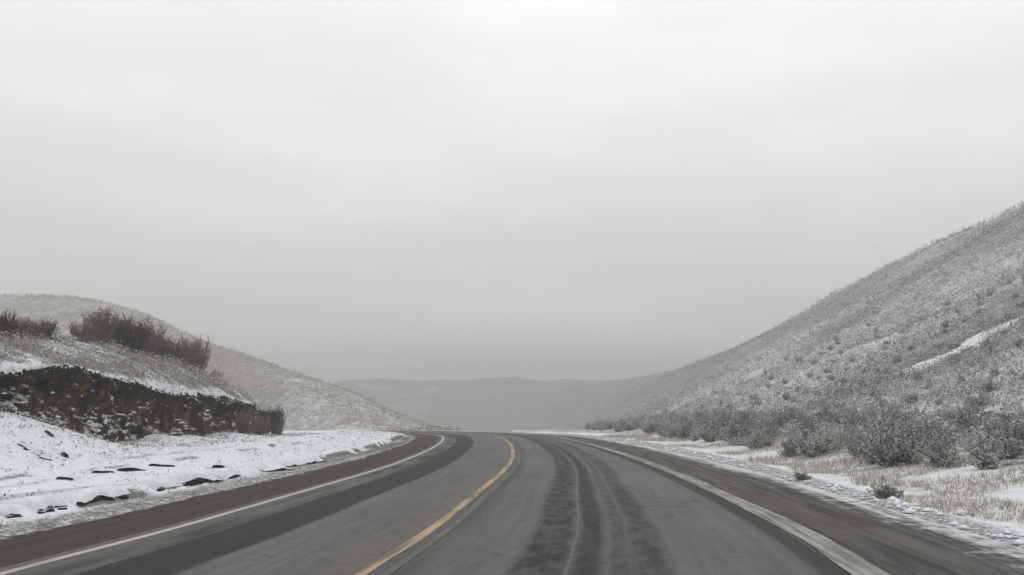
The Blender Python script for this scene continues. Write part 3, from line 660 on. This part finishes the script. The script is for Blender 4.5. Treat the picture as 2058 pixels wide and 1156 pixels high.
for v in near:
    _, x, y, z, s, px = v
    if v in front and front.index(v) < 20:
        i = front.index(v); lab = ('rightmost' if i == 0 else ORD[i] + ' from the right') + ' of the grey sagebrush bordering the dry grass verge'
    else:
        dist = 'nearest to the camera' if y < 32 else 'in the near stretch' if y < 46 else 'in the middle stretch' if y < 66 else 'in the far stretch' if y < 90 else 'in the farthest hazy stretch'
        row = 'in the roadside edge of the thicket' if x < 13.5 else 'in the second rank of the thicket' if x < 17.5 else 'standing alone on the open lower slope'
        size = 'large' if s > 1.05 else 'mid-sized' if s > .72 else 'small'
        lab = size + ' frosted sagebrush ' + row + ', ' + dist
    k = int(rng.integers(9)); sx = s * rng.uniform(.9, 1.25)
    plant('sagebrush', SAGE[k], ('stems', 'foliage', 'snow'), (x, y, z - .03), (sx, sx, s * rng.uniform(.9, 1.15)), rng.uniform(0, 6.28), lab, 'shrub', 'sagebrush along the foot of the right hill')
p = hit(1785, 1003)
plant('low_shrub', SAGE[4], ('stems', 'foliage', 'snow'), (p[0], p[1], Hs(p[0], p[1]) - .03), (.42, .42, .5), 1., 'small lone dark shrub standing in the dry grass of the right verge', 'shrub', None)
p = hit(1610, 965)
plant('low_shrub', SAGE[7], ('stems', 'foliage', 'snow'), (p[0], p[1], Hs(p[0], p[1]) - .03), (.36, .36, .32), 2., 'tiny lone shrub at the snowy edge of the right shoulder', 'shrub', None)

# --- bare bushes on the left bank
bush = [(165, 702, 34, 'small sparse grey bush at the left end of the bush row on the bank', 1), (200, 704, 60, 'tallest brown bush in the row on top of the cut bank', 0),
        (228, 706, 54, 'dark twiggy bush just right of the tallest one on the bank', 2), (258, 712, 56, 'dense dark bush third along the main row on the bank', 3),
        (290, 722, 54, 'dense dark bush fourth along the main row on the bank', 1), (318, 732, 48, 'brown bush midway down the sloping bush row', 0),
        (346, 740, 44, 'rounded brown bush below the middle of the bush row', 3), (372, 748, 46, 'brown bush left of the spindly upright one in the bush row', 1),
        (392, 754, 60, 'spindly upright bush rising above the lower bush row', 2), (412, 760, 44, 'low brown bush right of the spindly upright one', 3),
        (436, 768, 34, 'last low bush at the right end of the bush row on the bank', 1),
        (6, 690, 48, 'bush at the left picture edge on top of the bank', 2), (30, 694, 36, 'second bush from the left picture edge on the bank', 1),
        (58, 698, 32, 'third bush from the left picture edge on the bank', 3), (86, 702, 36, 'purple grey bush alone before the gap in the bank bushes', 0)]
for px, py, hpx, lab, k in bush:
    a_, _ = ray(px, py)
    Y = 20 / max(-a_, .1); X = -20.0 - rng.uniform(-.5, .7); Y = X / a_
    z = Hs(X, Y); hm = hpx / F * Y; base = [1.6, 1.45, 1.7, 1.35][k]; s = hm / base * 1.12
    plant('bare_bush', BARE[k], ('stems', 'twigs'), (X, Y, z - .05), (max(s, .7) * 1.3, max(s, .7) * 1.3, s), rng.uniform(0, 6.28), lab, 'bush', 'bare bushes on the left bank')
for px, py, hpx, lab, k in [(492, 866, 52, 'brown twiggy bush growing at the foot of the cut near its end', 1), (522, 874, 42, 'twiggy bush second from the far end of the cut', 3), (556, 880, 50, 'twiggy bush at the very far end of the cut bank', 0),
                            (515, 808, 26, 'low twiggy bush on the lip above the far end of the cut', 2), (478, 800, 24, 'low twiggy bush on the cut lip left of the end', 3)]:
    a_, b_ = ray(px, py); X = -13.6 - rng.uniform(0, .5); Y = min(X / a_, 59.5)
    if py < 820: X = -15.6; Y = X / a_
    z = Hs(X, Y); s = hpx / F * Y / 1.5
    plant('bare_bush', BARE[k], ('stems', 'twigs'), (X, Y, z - .05), (s, s, s), rng.uniform(0, 6.28), lab, 'bush', 'bushes at the end of the cut')

# --- uncountable brush on the slopes
def clumps(X, Y, Z, S_, nl, spread=.5, tint0=0., snowp=.3, up=.6, leaf=.30):
    n = len(X); c = np.stack([X, Y, Z], 1)[:, None] + rng.normal(0, 1, (n, nl, 3)) * S_[:, None, None] * [.42 * spread * 2, .42 * spread * 2, .0]
    hgt = rng.random((n, nl)) ** .8; c[..., 2] += hgt * S_[:, None] * .8
    sz = np.repeat(S_ * leaf, nl) * rng.uniform(.5, 1.2, n * nl)
    V, Fc = leaves(c.reshape(-1, 3), sz, up)
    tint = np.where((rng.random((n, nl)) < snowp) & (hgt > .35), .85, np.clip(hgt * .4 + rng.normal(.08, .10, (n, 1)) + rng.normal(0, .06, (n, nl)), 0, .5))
    return V, Fc, np.repeat(tint.ravel(), 4)
def brush_obj(name, pts, label, cat, nl, S_, mat='brush', **kw):
    X, Y = pts; Z = H(X, Y); V, Fc, t_ = clumps(X, Y, Z - .04, S_, nl, **kw)
    o = mk(name, V, Fc, M[mat], None, False, {'tint': t_}); return tag(o, label, cat, None, 'stuff')
# the remainder of the shrub belt
X = np.array([v[1] for v in rest]); Y = np.array([v[2] for v in rest]); S_ = np.array([v[4] for v in rest])
brush_obj('sagebrush_belt', (X, Y), 'frosted sagebrush thinning out along the foot of the right hill', 'shrubs', 80, S_ * .9, snowp=.22, leaf=.13)
# right hillside carpet: denser close by, larger clumps far away
def scatter_hill(n, ymin, ymax, xmin, xmax, pw=1.0):
    Y = ymin + (ymax - ymin) * rng.random(n) ** pw; X = xmin + (xmax - xmin) * rng.random(n)
    a = X / Y; ok = (a < .66) & (a > .05)
    ok &= gully_d(X, Y) > 1.3
    ok &= (vnoise(X * .45, Y * .45, 141) * .45 + vnoise(X * .12, Y * .06, 142) * .55) > .20 + .35 * rng.random(len(X))
    return X[ok], Y[ok]
X, Y = scatter_hill(15000, 20, 62, 13, 42); S_ = np.clip(np.exp(rng.normal(-1.25, .45, len(X))), .12, .75)
brush_obj('hillside_brush', (X, Y), 'fine snow-dusted brush on the nearest part of the right hill', 'brush', 26, S_, snowp=.30, leaf=.17)
X, Y = scatter_hill(30000, 58, 120, 13, 80); S_ = np.clip(np.exp(rng.normal(-1.2, .45, len(X))), .14, .8)
brush_obj('hillside_brush', (X, Y), 'fine snow-dusted brush on the middle slope of the right hill', 'brush', 11, S_, snowp=.32, leaf=.23)
X, Y = scatter_hill(36000, 112, 440, 13, 118, 1.15); S_ = np.clip(np.exp(rng.normal(-.75, .4, len(X))), .2, .95); brush_obj('hillside_brush', (X, Y), 'hazy brush covering the far face of the right hill', 'brush', 6, S_, snowp=.30)
# left spur
n = 22000; X = -190 * rng.random(n) - 8; Y = 110 + 190 * rng.random(n); ok = ((np.abs(X - XC(Y)) > 15) | (Y > 190)) & (Y > 118) & (X / Y > -.66) & (H(X, Y) > -3.5); X, Y = X[ok], Y[ok]
brush_obj('hillside_brush', (X, Y), 'thin brown brush covering the hazy left hill', 'brush', 6, rng.uniform(.4, .95, len(X)), mat='brush_l', snowp=.22)
# top of the left bank and talus
n = 4000; Y = 17 + 47 * rng.random(n); X = XB(Y) - .3 - 7 * rng.random(n) ** 1.2
brush_obj('bank_brush', (X, Y), 'low snow-covered brush on the slope above the cut bank', 'brush', 30, np.clip(np.exp(rng.normal(-1.5, .5, n)), .08, .6), mat='brush_l', snowp=.26, leaf=.15)
n = 1100; Y = 22 + 36 * rng.random(n); X = XB(Y) + .5 + 3.2 * rng.random(n) ** 1.6
brush_obj('talus_brush', (X, Y), 'scattered twigs poking through the snow below the cut bank', 'brush', 9, rng.uniform(.07, .24, n), snowp=.3)
n = 2600; Y = 8 + 70 * rng.random(n); X = XC(Y) - 5.7 - 5.5 * rng.random(n) ** 1.3
brush_obj('verge_stubble', (X, Y), 'short weedy stubble in the snow of the left verge', 'weeds', 7, rng.uniform(.05, .14, n), snowp=.35)
# dry grass on the right verge
n = 15000; Y = 9 + 62 * rng.random(n) ** 1.2; u_ = 8.1 + 4.6 * rng.random(n); X = XC(Y) + u_
ok = vnoise(X * .7, Y * .45, 151) > .40 + .3 * (1 - sst(8.2, 9.2, u_)); X, Y = X[ok], Y[ok]; n = len(X)
b0 = np.stack([X, Y, H(X, Y) - .02], 1); b0 = np.repeat(b0, 4, 0) + rng.normal(0, .05, (n * 4, 3)) * [1, 1, 0]
hh = rng.uniform(.05, .21, (n * 4, 1)) * (.6 + .8 * vnoise(b0[:, 0] * .5, b0[:, 1] * .5, 152))[:, None]
tp = b0 + np.concatenate([rng.normal(0, .35, (n * 4, 2)), np.ones((n * 4, 1))], 1) * hh
sd = unit(rng.normal(0, 1, (n * 4, 3)) * [1, 1, .1]) * rng.uniform(.006, .016, (n * 4, 1))
V = np.stack([b0 - sd, b0 + sd, tp], 1).reshape(-1, 3); Fc = np.arange(len(V)).reshape(-1, 3)
tag(mk('dry_grass', V, Fc, M['straw'], None, False, {'tint': np.repeat(rng.random(n * 4), 3)}), 'straw coloured dry grass along the right verge', 'grass', None, 'stuff')
# broken snow pushed to the edge of the right shoulder and left verge
n = 1500; Y = 8 + 70 * rng.random(n) ** 1.3; X = XC(Y) + ROFF(Y) + 2.75 + np.abs(rng.normal(0, .45, n)); s = np.minimum(np.exp(rng.normal(-3.5, .6, n)), .12) * (.5 + vnoise(Y * .8, X, 161))
V, Fc = lumps(np.stack([X, Y, np.maximum(H(X, Y), -.05) + .01], 1), s, .45)
tag(mk('roadside_snow', V, Fc, M['snow'], None, True), 'crumbled snow along the edge of the right shoulder', 'snow', None, 'stuff')

# ------------------------------------------------------------------ haze
hb = np.array([[x, y, z] for x in (-600, 600) for y in (-60, 1150) for z in (-16, 56)], float)
hm, ht, hbs = newmat('haze'); ht.nodes.remove(hbs); pv = nd(ht, 'ShaderNodeVolumePrincipled'); pv.inputs['Color'].default_value = (.62, .62, .617, 1); pv.inputs['Density'].default_value = .0023; pv.inputs['Anisotropy'].default_value = .0
ht.links.new(pv.outputs[0], [n_ for n_ in ht.nodes if n_.type == 'OUTPUT_MATERIAL'][0].inputs['Volume'])
hz = mk('haze', hb, np.array([[0, 1, 3, 2], [4, 6, 7, 5], [0, 4, 5, 1], [2, 3, 7, 6], [0, 2, 6, 4], [1, 5, 7, 3]]), hm); tag(hz, 'pale winter mist filling the valley', 'haze', None, 'stuff')
